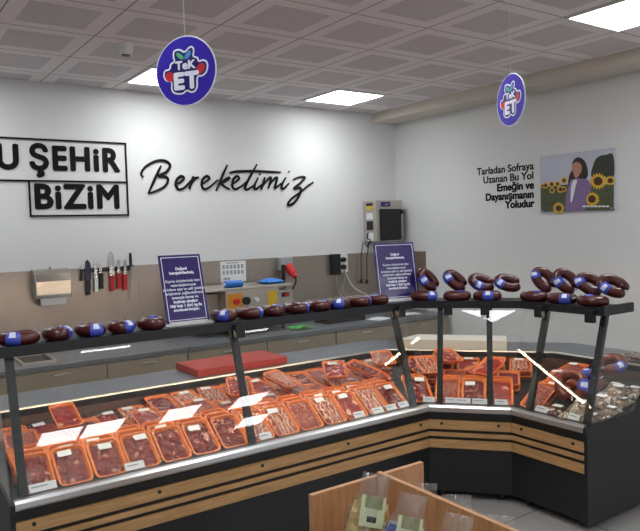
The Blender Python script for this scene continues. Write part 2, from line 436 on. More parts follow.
STROKES = [[(2.236, 2.172), (2.218, 2.209), (2.268, 2.275), (2.375, 2.327), (2.461, 2.325), (2.498, 2.285), (2.457, 2.226), (2.386, 2.189), (2.45, 2.182), (2.474, 2.15), (2.431, 2.089), (2.343, 2.047), (2.277, 2.027)], [(2.411, 2.285), (2.348, 2.166), (2.277, 2.025)], [(2.534, 2.101), (2.594, 2.135), (2.632, 2.172), (2.603, 2.191), (2.56, 2.157), (2.549, 2.101), (2.577, 2.066), (2.637, 2.088), (2.71, 2.16)], [(2.729, 2.194), (2.702, 2.126), (2.682, 2.067)], [(2.696, 2.109), (2.734, 2.166), (2.784, 2.184)], [(2.8, 2.11), (2.863, 2.148), (2.896, 2.177), (2.865, 2.197), (2.823, 2.162), (2.812, 2.105), (2.841, 2.071), (2.905, 2.1), (2.984, 2.165)], [(3.093, 2.312), (3.023, 2.18), (2.96, 2.055)], [(2.995, 2.119), (3.068, 2.172), (3.117, 2.19), (3.06, 2.149), (3.021, 2.131), (3.065, 2.094), (3.109, 2.074)], [(3.124, 2.115), (3.191, 2.154), (3.219, 2.184), (3.193, 2.204), (3.152, 2.168), (3.14, 2.103), (3.172, 2.075), (3.239, 2.105), (3.308, 2.156)], [(3.427, 2.328), (3.344, 2.201), (3.282, 2.096), (3.305, 2.073), (3.385, 2.118)], [(3.112, 2.231), (3.195, 2.25), (3.431, 2.259), (3.705, 2.254)], [(3.436, 2.197), (3.391, 2.113), (3.404, 2.077), (3.481, 2.129)], [(3.515, 2.199), (3.469, 2.078)], [(3.477, 2.099), (3.55, 2.181), (3.585, 2.197), (3.573, 2.145), (3.55, 2.085)], [(3.557, 2.109), (3.62, 2.182), (3.66, 2.198), (3.644, 2.14), (3.627, 2.088), (3.708, 2.141)], [(3.765, 2.204), (3.715, 2.123), (3.724, 2.083), (3.803, 2.143)], [(3.8, 2.266), (3.81, 2.257)], [(3.454, 2.233), (3.464, 2.224)], [(3.855, 2.181), (3.923, 2.207), (4.006, 2.209), (3.936, 2.145), (3.859, 2.088), (3.945, 2.098), (3.931, 2.027), (3.854, 1.939), (3.78, 1.918), (3.818, 1.976), (3.932, 2.048), (4.04, 2.121), (4.11, 2.16)]]
mb = MB()
for k, s in enumerate(STROKES):
    P = smooth_open([(x, YB-.0095-.0002*(k % 5), z) for x, z in s], 5)
    n = len(P); rs = [.0125 if n < 8 else .0085+.0052*math.sin(PI*min(1, max(0, i/(n-1)))) for i in range(n)]
    b2 = MB(); b2.tube(P, .009, 8, rs=rs)
    for v in b2.bm.verts: v.co.y = YB-.0095+(v.co.y-(YB-.0095))*.5
    mb.join(b2.bm)
tag(mb.build('script_lettering', 'ink', None, 'all'), 'black cursive Bereketimiz lettering on the back wall', 'wall lettering')
t = thing('wall_slogan', 'small black five line slogan on the right wall beside the sunflower poster', 'wall lettering', (XR, 4.06, 1.8))
T = lambda z: frame_mtx(Vector((-.0008, 0, z-1.8)), Vector((0, -1, 0)), Vector((0, 0, 1)), Vector((-1, 0, 0)))
for body, z, b, nm in (('Tarladan Sofraya', 2.157, .0022, 'slogan_lettering'), ('Uzanan Bu Yol', 2.068, .0022, 'slogan_lettering'), ('Emeğin ve', 1.979, .0044, 'bold_slogan_lettering'), ('Dayanışmanın', 1.893, .0044, 'bold_slogan_lettering'), ('Yoludur', 1.808, .0044, 'bold_slogan_lettering')):
    text_obj(nm, body, .1, T(z), 'ink', t, depth=.004, bold=b, align='RIGHT', sx=1.03)

# sunflower poster, flat print on the right wall
PW, PH = .733, .517
t = thing('wall_poster', 'printed poster of a woman in lavender jacket among sunflowers', 'poster', (XR, 3.975, 1.746))
PM = frame_mtx(Vector((-.001, 0, 0)), Vector((0, -1, 0)), Vector((0, 0, 1)), Vector((-1, 0, 0)))
M['p_sky'] = mat('print_pale_sky', (196, 200, 216), .45, var=.12, nscale=5)
M['p_leaf'] = mat('print_foliage', (74, 84, 54), .5, var=.6, nscale=34)
M['p_tree'] = mat('print_tree', (48, 54, 42), .5, var=.35, nscale=30)
M['p_yellow'] = mat('print_petals', (226, 180, 44), .5, var=.12, nscale=30)
M['p_brown'] = mat('print_seed_heads', (74, 40, 26), .5, var=.3, nscale=60)
M['p_lav'] = mat('print_lavender_jacket', (134, 110, 158), .5, var=.16, nscale=20)
M['p_hair'] = mat('print_dark_hair', (36, 26, 28), .5, var=.3, nscale=30)
M['p_skin'] = mat('print_skin', (196, 138, 116), .5, var=.08, nscale=20)
MB().box((-.018, -PW, 0), (-.0006, 0, PH), .002).build('board', 'p_sky', t)
u = lambda pts: [((x-68)/(568-68)*PW, (1-(y-(100-(x-68)*.11))/(485-100+(x-68)*.06))*PH) for x, y in pts]
flat('printed_tree', [smooth_closed(u([(425, 235), (440, 150), (470, 105), (520, 92), (562, 95), (565, 240), (500, 240)]))], 'p_tree', t, PM, .0178, .0182)
flat('printed_leaves', [u([(70, 478), (70, 300), (130, 300), (250, 290), (420, 285), (566, 290), (565, 462)])], 'p_leaf', t, PM, .0178, .0185)
def flower(cx, cy, r):
    p = []
    for i in range(32):
        a = 2*PI*i/32; rr = r*(1 if i % 2 else .72); p.append((cx+rr*math.cos(a), cy+rr*math.sin(a)))
    return p
FL = [(108, 296, 24), (152, 288, 24), (195, 285, 22), (240, 262, 26), (155, 330, 22), (215, 322, 28), (240, 322, 20), (85, 300, 16), (468, 268, 58), (428, 388, 52), (545, 265, 34), (200, 452, 44)]
for a, b, r in FL:
    fl = flat('printed_sunflower', [u(flower(a, b, r))], 'p_yellow', t, PM, .0178, .0189)
    flat('seed_head', [u(ellipse(a, b, r*.5, r*.5))], 'p_brown', fl, PM, .0178, .0192)
flat('printed_hair', [smooth_closed(u([(300, 140), (330, 108), (368, 118), (395, 160), (402, 230), (372, 262), (330, 250), (290, 262), (268, 300), (276, 230), (296, 190)]))], 'p_hair', t, PM, .0178, .0190)
flat('printed_jacket', [smooth_closed(u([(250, 465), (258, 350), (285, 275), (320, 250), (360, 250), (405, 262), (424, 320), (392, 380), (385, 460), (320, 468)]))], 'p_lav', t, PM, .0178, .0194)
flat('printed_blouse', [smooth_closed(u([(292, 290), (312, 258), (330, 262), (318, 310), (296, 400), (284, 400)]))], 'paper', t, PM, .0178, .0196)
flat('printed_face', [smooth_closed(u([(304, 150), (330, 138), (356, 152), (362, 190), (348, 222), (322, 245), (306, 215), (298, 180)]))], 'p_skin', t, PM, .0178, .0198)
flat('printed_caption', [u([(366+i*25, 432), (386+i*25, 431), (386+i*25, 442), (366+i*25, 443)]) for i in range(7)], 'paper', t, PM, .0178, .0199)
for x, y in ((82, 470), (552, 450), (82, 118), (552, 62)):
    p = u([(x, y)])[0]; MB().cyl(PM @ Vector((*p, .0178)), PM @ Vector((*p, .023)), .007, 12).build('mounting_screw', 'alu', t)

# ------------------------------------------------------------------ display cases
TAN = math.tan(R(22.5)); S2 = math.sqrt(.5)
class Unit:
    def __init__(s, A, tdir, L, mL, mR):
        s.A = Vector((*A, 0)); s.t = Vector((*tdir, 0)); s.n = Vector((-tdir[1], tdir[0], 0)); s.L = L; s.mL = mL; s.mR = mR
        s.yaw = math.atan2(tdir[1], tdir[0])
    def P(s, u, d, z): return s.A + s.t*u + s.n*d + Vector((0, 0, z))
    def lo(s, d): return -s.mL*d
    def hi(s, d): return s.L + s.mR*d
    def sweep(s, prof, mb=None, g=.0008):
        mb = mb or MB()
        return mb.loft([s.P(s.lo(d)+g, d, z) for d, z in prof], [s.P(s.hi(d)-g, d, z) for d, z in prof])
    def span(s, u0, u1, prof, mb=None):
        mb = mb or MB()
        return mb.loft([s.P(u0, d, z) for d, z in prof], [s.P(u1, d, z) for d, z in prof])
_a = math.atan2(.7629, .6465); TA, TB = math.tan(_a/2), math.tan((PI/2-_a)/2)
U1 = Unit((.50, 2.945), (1, 0), 2.32, 0, TA)
U2 = Unit((2.82, 2.945), (.6465, -.7629), .4716, TA, TB)
U3 = Unit((3.1249, 2.5852), (0, -1), .48, TB, 0)
GB, GT = (.035, .577), (.209, 1.152)          # foot and head of the leaning glass (d, z)
def gd(z): return GB[0]+(GT[0]-GB[0])*(z-GB[1])/(GT[1]-GB[1])
def deck_z(d): return .545+.015*min(1, (d-.05)/.33)+max(0, d-.38)*.2126
WT1 = 1.28
def rect(d0, d1, z0, z1): return [(d0, z0), (d1, z0), (d1, z1), (d0, z1)]
def build_case(U, label, posts, clamps, ends):
    t = thing('display_case', label, 'display case', U.P(U.L/2, .5, 0))
    inv = Matrix.Translation(-t.location)
    def part(mb, nm, m, sm=False, par=None):
        bmesh.ops.transform(mb.bm, matrix=inv, verts=mb.bm.verts); return mb.build(nm, m, par or t, sm)
    part(U.sweep(rect(.02, .5, .05, .534)), 'lower_body', 'black_panel')
    for z0, z1 in ((.318, .368), (.388, .412), (.432, .486)):
        b = part(U.sweep(rect(.006, .0195, z0, z1)), 'wood_slat', 'wood')
        if z1 > .48:
            n = max(2, int(U.L/.55)+1)
            for i in range(n):
                uu = .07+(U.L-.14)*i/(n-1)
                part(MB().cyl(U.P(uu, .0005, .467), U.P(uu, .0062, .467), .0085, 12), 'bolt_cap', 'black', True, b)
    part(U.sweep([(0, .537), (-.007, .546), (-.005, .566), (.006, .577), (.030, .577), (.030, .537)]), 'ledge', 'alu')
    part(U.sweep(rect(.0305, .055, .537, .577)), 'glass_channel', 'black')
    part(U.sweep([(GB[0], GB[1]+.001), (GB[0]+.006, GB[1]+.001), (GT[0]+.006, GT[1]-.001), (GT[0], GT[1]-.001)]), 'front_glass', 'glass')
    for uu in posts:
        w = .017
        part(U.span(uu-w, uu+w, [(GB[0]+.008, .578), (GB[0]+.036, .578), (GT[0]+.036, 1.1515), (GT[0]+.008, 1.1515)]), 'post', 'dark_frame')
    for uu in clamps:
        c = U.span(uu-.026, uu+.026, rect(GT[0]-.069, GT[0]-.0395, 1.105, 1.172))
        part(c, 'clamp', 'black')
    part(U.sweep([(.17, 1.143), (.182, 1.143), (.182, 1.165), (.44, 1.165), (.44, 1.179), (.182, 1.179), (.182, 1.188), (.17, 1.188)]), 'shelf', 'black')
    part(U.sweep(rect(.245, .258, 1.1605, 1.1645)), 'lamp_holder', 'white')
    lt = MB().cyl(U.P(U.lo(.25)+.03, .2515, 1.1525), U.P(U.hi(.25)-.03, .2515, 1.1525), .0068, 10)
    part(lt, 'led_tube', 'led', True)
    part(U.sweep([(.056, .50), (.83, .55), (.83, deck_z(.83)), (.38, deck_z(.38)), (.056, deck_z(.056))]), 'display_deck', 'deck')
    part(U.sweep([(.831, .55), (.86, .55), (.86, .735), (.845, .735)]), 'well_back', 'rear')
    part(U.sweep([(.846, .738), (.868, .738), (.868, .760), (.8505, .760), (.8465, .751)]), 'rear_rim', 'rim')
    part(U.sweep(rect(.838, .8449, .718, .752)), 'rim_dark_strip', 'black')  # thin black strip on the well side, below the rear rim's top edge
    part(U.sweep(rect(.8685, WT1, .722, .752)), 'worktop', 'steel_top')
    part(U.sweep([(.5005, .05), (WT1-.03, .05), (WT1-.03, .7215), (.869, .7215), (.869, .545), (.5005, .495)]), 'rear_body', 'black_panel')
    for uu, dd in ((.06, .08), (U.L-.06, .08), (.06, 1.1), (U.L-.06, 1.1)):
        part(MB().cyl(U.P(uu, dd, .001), U.P(uu, dd, .049), .02, 14), 'foot', 'black', True)
    for uu, s in ends:
        u0, u1 = sorted((uu, uu+s*.02))
        prof = [(.0, .04), (WT1, .04), (WT1, .75), (.66, .75), (.585, .69), (.47, .585), (.03, .577), (-.009, .567), (-.009, .535), (.0, .53)]
        part(U.span(u0, u1, prof), 'end_panel', 'black_panel')
        g0, g1 = sorted((uu+s*.007, uu+s*.013))
        gp = [(GB[0]+.004, .5785), (.465, .5865), (.58, .6915), (.655, .7515), (.86, .7515), (.60, 1.06), (.50, 1.15), (.45, 1.177), (GT[0]+.004, 1.1505)]
        part(U.span(g0, g1, gp), 'end_glass', 'glass')
        e0, e1 = sorted((uu+s*.001, uu+s*.019))
        part(U.span(e0, e1, [(.44, .586), (.47, .586), (.60, .70), (.68, .7515), (.64, .7515), (.575, .705)]), 'glass_edge_trim', 'dark_frame')
        k = U.span(u0, u1, rect(.16, .445, 1.145, 1.197))
        part(k, 'shelf_end_cap', 'black')
    return t
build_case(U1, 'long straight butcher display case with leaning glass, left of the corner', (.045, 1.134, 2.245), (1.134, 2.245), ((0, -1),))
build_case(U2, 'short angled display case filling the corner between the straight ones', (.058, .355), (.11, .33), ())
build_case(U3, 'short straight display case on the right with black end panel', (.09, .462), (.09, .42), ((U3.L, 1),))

# ------------------------------------------------------------------ back counter behind the case
def counter(x0, x1, doors, label):
    t = thing('back_counter', label, 'counter', ((x0+x1)/2, 5.55, 0)); h = (x1-x0)/2-.002
    a, b = -.40, .435
    MB().box((-h, a+.03, .1), (h, b, .68)).build('cabinet_body', 'steel_dark', t)
    MB().box((-h, a, .6805), (h, b, .72), .004).build('counter_top', 'steel_top', t)
    for i in range(doors):
        w = 2*h/doors; xa = -h+w*i
        d = MB().box((xa+.006, a+.012, .12), (xa+w-.006, a+.029, .67), .003).build('door', 'steel_door', t)
        MB().box((xa+w*.5-.06, a-.004, .63), (xa+w*.5+.06, a+.0115, .645), .003).build('handle', 'alu', d)
    for sx in (-1, 1):
        for y in (a+.08, b-.06):
            MB().cyl((sx*(h-.06), y, .001), (sx*(h-.06), y, .0995), .02, 12).build('leg', 'black', t)
    return t
counter(.25, 2.24, 3, 'stainless sink counter along the back wall under the hanging knives')
counter(2.24, 3.75, 2, 'stainless counter along the back wall carrying the wrapping machine')
counter(3.75, 5.25, 2, 'stainless counter along the back wall under the black door cabinet')
t = thing('sink_basin', 'small rectangular steel sink set on the back counter at the left', 'sink', (1.115, 5.45, .7203))
f = MB()
for a, b in (((-.12, -.2), (.12, -.185)), ((-.12, .185), (.12, .2)), ((-.12, -.185), (-.105, .185)), ((.105, -.185), (.12, .185))): f.box((*a, 0), (*b, .02))
f.build('rim', 'steel', t)
MB().box((-.105, -.185, .0), (.105, .185, .004)).build('basin', 'deck', t)

# wrapping machine on the counter
t = thing('wrapping_machine', 'stainless wrapping machine with red and black knobs on the back counter', 'wrapping machine', (2.98, 5.6, .7645))
MB().box((-.25, -.2, .006), (.30, .28, .360), .006).build('control_box', 'steel', t)
MB().box((-.24, -.203, .135), (-.09, -.2005, .335)).build('control_sticker', 'orange_st', t)
MB().box((-.48, -.19, .3605), (.46, .3, .385), .008).build('top_tray', 'steel', t)
MB().box((.302, -.17, .06), (.47, .2, .33), .006).build('side_box', 'steel', t)
for x, m_, r in ((-.155, 'red', .026), (-.055, 'black', .036), (.05, 'white', .02)):
    MB().cyl((x, -.23, .265), (x, -.2032, .265), r, 20).build('knob', m_, t, True)
MB().box((.175, -.205, .17), (.27, -.2005, .33)).build('warning_sticker', 'yellow', t)
s_ = MB().box((.345, -.185, .265), (.42, -.1705, .305)).build('power_switch', 'black', t)
MB().box((.375, -.19, .272), (.415, -.1853, .298)).build('rocker', 'red', s_)
MB().box((-.48, -.05, .006), (-.252, .2, .335), .006).build('roll_box', 'steel_dark', t)
for x in (-.4, .38):
    for y in (-.12, .2): MB().cyl((x, y, -.0435), (x, y, .0598 if x > 0 else .0058), .014, 10).build('foot', 'black', t)
t = thing('film_roll', 'blue film roll lying on the front edge of the wrapping machine', 'film roll', (2.84, 5.47, 1.1502))
MB().cyl((-.085, 0, .032), (.085, 0, .032), .032, 20).build('wound_film', 'blue_roll', t, True)
MB().cyl((-.1, 0, .032), (-.0852, 0, .032), .014, 14).build('core', 'white', t, True)
MB().cyl((.0852, 0, .032), (.1, 0, .032), .014, 14).build('core', 'white', t, True)
mb = MB()
mb.grid(lambda a, b: Vector(((a-.5)*.22, (b-.5)*.2, (.02+.03*math.sin(PI*min(1, max(0, b)))*math.sin(PI*a)**.5+.012*noise.noise(Vector((a*5, b*5, 1)))))), 16, 12)
mb.grid(lambda a, b: Vector(((a-.5)*.22, (b-.5)*.2, .001+.03*((a*2-1)**8 + (b*2-1)**8)/2)), 16, 12)
o = mb.build('plastic_pack', 'blue_roll', None, 'all'); o.location = (3.31, 5.60, 1.1502)
tag(o, 'crumpled light blue plastic pack on the right end of the wrapping machine', 'plastic pack')

# paper towel dispenser
t = thing('towel_dispenser', 'shiny steel paper towel dispenser on the splashback at far left', 'towel dispenser', (1.375, YB-.013, 1.12))
prof = [(0, .0), (-.13, .0), (-.155, .03), (-.155, .14), (-.12, .2), (-.07, .23), (0, .235)]
MB().loft([(-.135, y, z+.03) for y, z in prof], [(.135, y, z+.03) for y, z in prof]).build('cover', 'steel_mirror', t, False)
MB().loft([(-.142, y*1.02, z*1.02+.028) for y, z in prof], [(-.1355, y*1.02, z*1.02+.028) for y, z in prof]).build('side_plate', 'steel_dark', t)
MB().loft([(.1355, y*1.02, z*1.02+.028) for y, z in prof], [(.142, y*1.02, z*1.02+.028) for y, z in prof]).build('side_plate', 'steel_dark', t)
MB().box((-.1, -.12, -.03), (.1, -.10, .0295)).build('paper_sheet', 'paper', t)
MB().cyl((0, -.05, .26), (0, -.05, .285), .008, 10).build('lock', 'steel_dark', t)

# magnetic bar with knives
KY = YB-.032
o = MB().box((1.665, YB-.031, 1.335), (2.085, YB-.0135, 1.372), .003).build('magnetic_rail', 'black')
tag(o, 'dark magnetic knife rail on the splashback', 'knife rail')
def knife(label, grip, g, tip, bw, gw, bladem='blade', tipdark=False):
    """g: grip (x,z) top and bottom, tip (x,z)"""
    (xa, za), (xb, zb) = g; t = thing('butcher_knife', label, 'knife', (xb, KY, zb), group='knives hanging on the magnetic rail')
    X = lambda x, z, y: Vector((x-xb, y, z-zb))
    pr = [(-gw*.42, 0), (gw*.5, .004), (gw*.42, (za-zb)*.25), (gw*.5, (za-zb)*.6), (gw*.46, za-zb), (-gw*.5, za-zb), (-gw*.4, (za-zb)*.5), (-gw*.5, (za-zb)*.12)]
    dx = xa-xb; h = za-zb
    MB().prism([Vector((x+dx*z/h, -.02, z)) for x, z in pr], (0, -.02, 0), (0, 0, 0)).build('grip', grip, t)
    xt, zt = tip; bl = zt-za
    pb = [(-bw*.5, 0), (bw*.5, 0), (bw*.5, bl*.55), (bw*.32, bl*.82), (-bw*.1, bl), (-bw*.5, bl*.9)]
    MB().prism([Vector((x+dx+(xt-xa)*z/bl, -.004, z+h)) for x, z in pb], (0, -.004, 0), (0, -.001, 0)).build('blade', bladem, t)
knife('thin black handled knife at the left end of the knife rail', 'black_grip', ((1.641, 1.37), (1.636, 1.267)), (1.66, 1.42), .03, .02)
knife('wide dark bladed cleaver with black handle on the knife rail', 'black_grip', ((1.692, 1.273), (1.686, 1.141)), (1.701, 1.45), .052, .038, 'blade_dark')
knife('white handled knife on the knife rail', 'white_grip', ((1.76, 1.288), (1.755, 1.165)), (1.762, 1.436), .026, .03)
knife('black handled knife between the white and the red handled knives', 'black_grip', ((1.803, 1.325), (1.803, 1.186)), (1.804, 1.424), .022, .036)
knife('tallest red handled knife with broad blade on the knife rail', 'red_grip', ((1.901, 1.299), (1.897, 1.159)), (1.909, 1.519), .042, .04)
knife('middle red handled knife on the knife rail', 'red_grip', ((1.963, 1.315), (1.961, 1.176)), (1.968, 1.446), .026, .042)
knife('red handled knife beside the honing steel', 'red_grip', ((2.017, 1.302), (2.01, 1.161)), (2.03, 1.443), .024, .04)
t = thing('honing_steel', 'black honing steel with the grip up at the right end of the knife rail', 'honing steel', (2.071, KY-.014, 1.37))
MB().tube([(0, 0, .012), (0, 0, .05), (0, 0, .1), (0, 0, .122)], .014, 10, rs=[.011, .014, .013, .009]).build('grip', 'black_grip', t, True)
MB().box((-.028, -.01, 0), (.028, .012, .0118), .003).build('guard', 'black_grip', t)
MB().cyl((0, 0, -.0005), (-.02, 0, -.3), .0062, 10, .0035).build('rod', 'steel_dark', t, True)

# notice sheet, outlets, plugs, cables
t = thing('notice_sheet', 'white printed sheet taped on the splashback above the wrapping machine', 'paper', (2.975, YB-.0125, 1.16))
MB().box((0, -.0015, 0), (.28, -.0003, .205)).build('sheet', 'paper', t)
mb = MB()
for r_ in range(2):
    for c in range(6): mb.box((.02+c*.041, -.0021, .075+r_*.055), (.048+c*.041, -.0016, .115+r_*.055))
mb.box((.03, -.0021, .025), (.1, -.0016, .045)); mb.box((.06, -.0021, .183), (.2, -.0016, .193))
mb.build('printed_blocks', 'grey_plastic', t)
t = thing('industrial_plug', 'grey and red industrial plug in a wall socket near the splashback top edge', 'plug', (3.70, YB-.013, 1.33))
MB().box((-.075, -.07, -.09), (.075, -.0005, .045), .008).build('socket_box', 'grey_plastic', t)
MB().cyl((.03, -.13, -.12), (.01, -.0705, -.045), .042, 20, .05).build('red_collar', 'red', t, True)
MB().cyl((.035, -.165, -.155), (.03, -.1305, -.121), .026, 18, .036).build('plug_body', 'red', t, True)
MB().tube(smooth_open([(.036, -.168, -.158), (.038, -.17, -.2), (.035, -.12, -.27), (.02, -.05, -.34)]), .008, 8).build('cable', 'cable', t, True)
MB().tube(smooth_open([(-.05, -.078, -.03), (-.06, -.09, -.1), (-.055, -.08, -.18), (-.03, -.05, -.23), (0, -.03, -.3)]), .018, 8, rs=[.02]*7+[.02]*6+[.016]*6+[.008]*6).build('black_hose', 'cable', t, True)
t = thing('power_strip', 'black multi socket block on the splashback', 'power socket', (4.345, YB-.013, 1.155))
MB().box((-.055, -.06, 0), (.055, -.0005, .225), .006).build('housing', 'cable', t)
for z in (.05, .11, .17): MB().cyl((0, -.066, z), (0, -.0602, z), .022, 16).build('socket', 'cable', t, True)
MB().tube(smooth_open([(.0, -.05, -.001), (.0, -.06, -.1), (.02, -.06, -.2), (.06, -.12, -.27), (.12, -.15, -.32)]), .006, 8).build('cable', 'cable_grey', t, True)
t = thing('wall_outlet', 'white wall outlet plate with two black plugs', 'power socket', (4.46, YB-.013, 1.175))
MB().box((-.05, -.02, .0), (.065, -.0005, .205), .004).build('plate', 'white', t)
for z, e in ((.06, .3), (.14, 0)):
    p = MB().cyl((-.01, -.06, z), (-.01, -.0205, z), .026, 16).build('plug', 'cable', t, True)
    if e: MB().tube(smooth_open([(-.01, -.055, z-.024), (-.02, -.06, -.1), (-.05, -.06, -.2), (.0, -.12, -.3)]), .006, 8).build('cable', 'cable_grey', p, True)
MB().tube(smooth_open([(.03, -.022, .02), (.04, -.03, -.04), (.12, -.06, -.18), (.3, -.14, -.29)]), .005, 8).build('white_cable', 'white', t, True)
for x, z, lab in ((4.69, 1.04, 'left one of the two black plugs dangling below the black door cabinet'), (4.772, 1.03, 'right one of the two black plugs dangling below the black door cabinet')):
    t = thing('dangling_plug', lab, 'plug', (x, YB-.05, z))
    MB().cyl((0, 0, 0), (0, 0, .045), .02, 14, .012).build('plug_body', 'cable', t, True)
    MB().tube(smooth_open([(0, 0, .0455), (.006, 0, .15), (.008, 0, .3), (.03, .0, .4), (.04 if x < 4.75 else -.02, 0.0, .455)]), .005, 8).build('cable', 'cable', t, True)

# wall cabinet with the black door (knife steriliser)
t = thing('wall_cabinet', 'steel wall cabinet with black glass door beside the room corner', 'cabinet', (4.985, YB-.0005, 1.50))
MB().box((-.2, -.22, 0), (.195, -.0005, .455), .004).build('body', 'steel', t)
d = MB().box((-.145, -.243, .01), (.155, -.2205, .36), .003).build('door', 'dark_glass', t)
MB().box((.15, -.262, .30), (.172, -.2435, .35), .003).build('handle', 'black', d)
MB().box((-.125, -.224, .385), (.01, -.2205, .44)).build('display_badge', 'purple', t)
text_obj('badge_mark', 'iw', .03, frame_mtx(Vector((-.06, -.2243, .403)), Vector((1, 0, 0)), Vector((0, 0, 1)), Vector((0, -1, 0))), 'logo_white', t, depth=.001)
for z, h, m_ in ((.36, .035, 'yellow'), (.40, .03, 'deck'), (.25, .07, 'paper'), (.13, .1, 'deck'), (.01, .09, 'paper')):
    MB().box((-.2032, -.17, z), (-.2005, -.06, z+h)).build('side_sticker', m_, t)
MB().tube(smooth_open([(-.21, -.09, .10), (-.23, -.1, .04), (-.2, -.12, .02), (-.21, -.09, -.03), (-.18, -.05, -.06)]), .008, 8).build('cable', 'cable', t, True)

# things lying on the counters and the worktop
o = MB().box((1.74, 3.87, .7525), (2.40, 4.21, .80), .006).build('cutting_board', 'red_board')
tag(o, 'thick red cutting board on the worktop behind the long display case', 'cutting board')
mb = MB(); q = [(-.32, .89), (.46, .89), (.46, 1.12), (-.20, 1.14)]
mb.loft([U2.P(u_, d_, .7525) for u_, d_ in q], [U2.P(u_, d_, .825) for u_, d_ in q])
o = mb.build('cutting_board', 'white_board'); tag(o, 'thick white cutting block on the worktop of the angled corner case', 'cutting board')
mb = MB(); mb.grid(lambda a, b: Vector(((a-.5)*.2, (b-.5)*.16, .012+.02*noise.noise(Vector((a*3, b*3, 4)))+.01*math.sin(PI*a))), 12, 10)
bmesh.ops.solidify(mb.bm, geom=mb.bm.faces[:], thickness=.006)
o = mb.build('wiping_cloth', 'green_cloth', None, 'all'); o.location = (3.46, 5.33, .7255); tag(o, 'bright green cloth lying on the back counter', 'cloth')
for i, (x, y, a, lab) in enumerate(((4.42, 5.33, .3, 'white paper sheet on the back counter left of the post'), (4.9, 5.4, -.2, 'white paper sheet at the far end of the back counter'))):
    o = MB().box((-.11, -.09, 0), (.11, .09, .004)).build('paper_sheet', 'paper'); o.location = (x, y, .7205); o.rotation_euler.z = a; tag(o, lab, 'paper')
o = MB().box((-.24, -.12, 0), (.24, .12, .05), .01).build('steel_pan', 'deck'); o.location = (4.05, 5.5, .7205); tag(o, 'dark shallow pan on the back counter below the power sockets', 'pan')
t = thing('weighing_tray', 'black tray with a red lid on the right case worktop', 'tray', U3.P(.24, 1.05, .7525), (0, 0, U3.yaw))
MB().box((-.17, -.15, 0), (.11, .15, .014), .004).build('tray_base', 'black', t)
for i in range(6): MB().box((-.15+i*.045, -.12, .0142), (-.118+i*.045, .05+.01*(i % 3), .03)).build('packet', 'packs_dark', t)
MB().box((.0, .06, .0142), (.10, .145, .05), .004).build('red_lid', 'red', t)
MB().box((.01, .07, .0502), (.05, .13, .058), .002).build('green_tag', 'green_cloth', t)

# ------------------------------------------------------------------ meat trays
TW, TL, TH = .150, .212, .024
def rrect(w, l, r, z, n=5, y0=0):
    pts = []
    for cx, cy, a0 in ((w/2-r, l-r, 0), (-w/2+r, l-r, 90), (-w/2+r, r, 180), (w/2-r, r, 270)):
        for i in range(n+1):
            a = R(a0+90*i/n); pts.append((cx+r*math.cos(a), y0+cy+r*math.sin(a), z))
    return pts
def inset(w, l, r, z, k, n=5): return rrect(w-2*k, l-2*k, max(.004, r-k*.5), z, n, k)
def tray_mesh(m):
    return MB().rings([inset(TW, TL, .026, 0, .014), inset(TW, TL, .026, TH-.004, .004), inset(TW, TL, .026, TH, 0), inset(TW, TL, .026, TH, .007), inset(TW, TL, .026, .006, .019)]).mesh('tray', m, True)
def meat_mesh(m, seed, amp, freq, kind):
    def fn(a, b):
        x = (a-.5)*(TW-.022); y = .011+b*(TL-.022)
        e = min(1, 7*min(a, 1-a, b, 1-b)+.05)
        p = Vector((x*freq, y*freq, seed))
        if kind == 'chunk':
            d = noise.voronoi(p)[0]; h = .15-d[0]*1.5
        elif kind == 'rows':
            h = abs(math.sin((y+.004*noise.noise(p))*PI/.03))*.8-.3+.3*noise.noise(p)
        else:
            h = noise.noise(p)*.6+noise.noise(p*2.7)*.4
        return Vector((x, y, .0075+(TH-.0085+amp*h)*e**.45 if e < 1 else TH-.001+amp*h))
    return MB().grid(fn, 20, 28).mesh('meat', m, 'all', True)
def film_mesh():
    def fn(a, b):
        x = (a-.5)*(TW+.002); y = -.001+b*(TL+.002); e = min(1, 5*min(a, 1-a, b, 1-b))
        r = .022; return Vector((x, y, TH+.0006+.0042*e**.6))
    return MB().grid(fn, 12, 16).mesh('film', 'film', 'all')
TRAY = tray_mesh('foam'); TRAYB = tray_mesh('foam_black'); FILM = film_mesh()
LAB = MB().box((-.03, -.016, 0), (.03, .016, .0006)).mesh('label', 'paper')
LABMARK = MB().box((-.024, .002, .0007), (.012, .007, .001)).box((-.024, -.008, .0007), (.0, -.004, .001)).mesh('printed_price', 'cable')
KINDS = {
 'diced': ('orange tray of dark diced beef', [meat_mesh('meat_diced', s, .011, 40, 'chunk') for s in (1.3, 5.1, 9.7)], 'orange tray of dark diced meat'),
 'chop': ('orange tray of pale striped chops', [meat_mesh('meat_chop', s, .004, 30, 'rows') for s in (2.2, 7.4)], ''),
 'mince': ('orange tray of pinkish mince', [meat_mesh('meat_mince', s, .004, 70, 'noise') for s in (3.3, 8.8)], ''),
 'steak': ('orange tray of bright red meat', [meat_mesh('meat_steak', s, .009, 30, 'chunk') for s in (4.4, 6.1)], ''),
}
def meat_tray(kind, loc, rot, label, group, blk=False):
    t = thing('meat_tray', label, 'meat tray', loc, rot, group)
    link('foam_tray', TRAYB if blk else TRAY, t)
    link('meat', rng.choice(KINDS[kind][1]), t)
    link('film', FILM, t)
    if rng.random() < .45: return t
    l = link('label', LAB, t); l.location = (rng.uniform(-.03, .03), TL-rng.uniform(.03, .05), TH+.0056); l.rotation_euler.z = rng.uniform(-.1, .1)
    return t
def put(U, u_, d, tilt, yaw=0, lift=.0025, roll=0):
    return U.P(u_, d, deck_z(d)+lift), (R(tilt), R(roll), U.yaw+R(yaw))
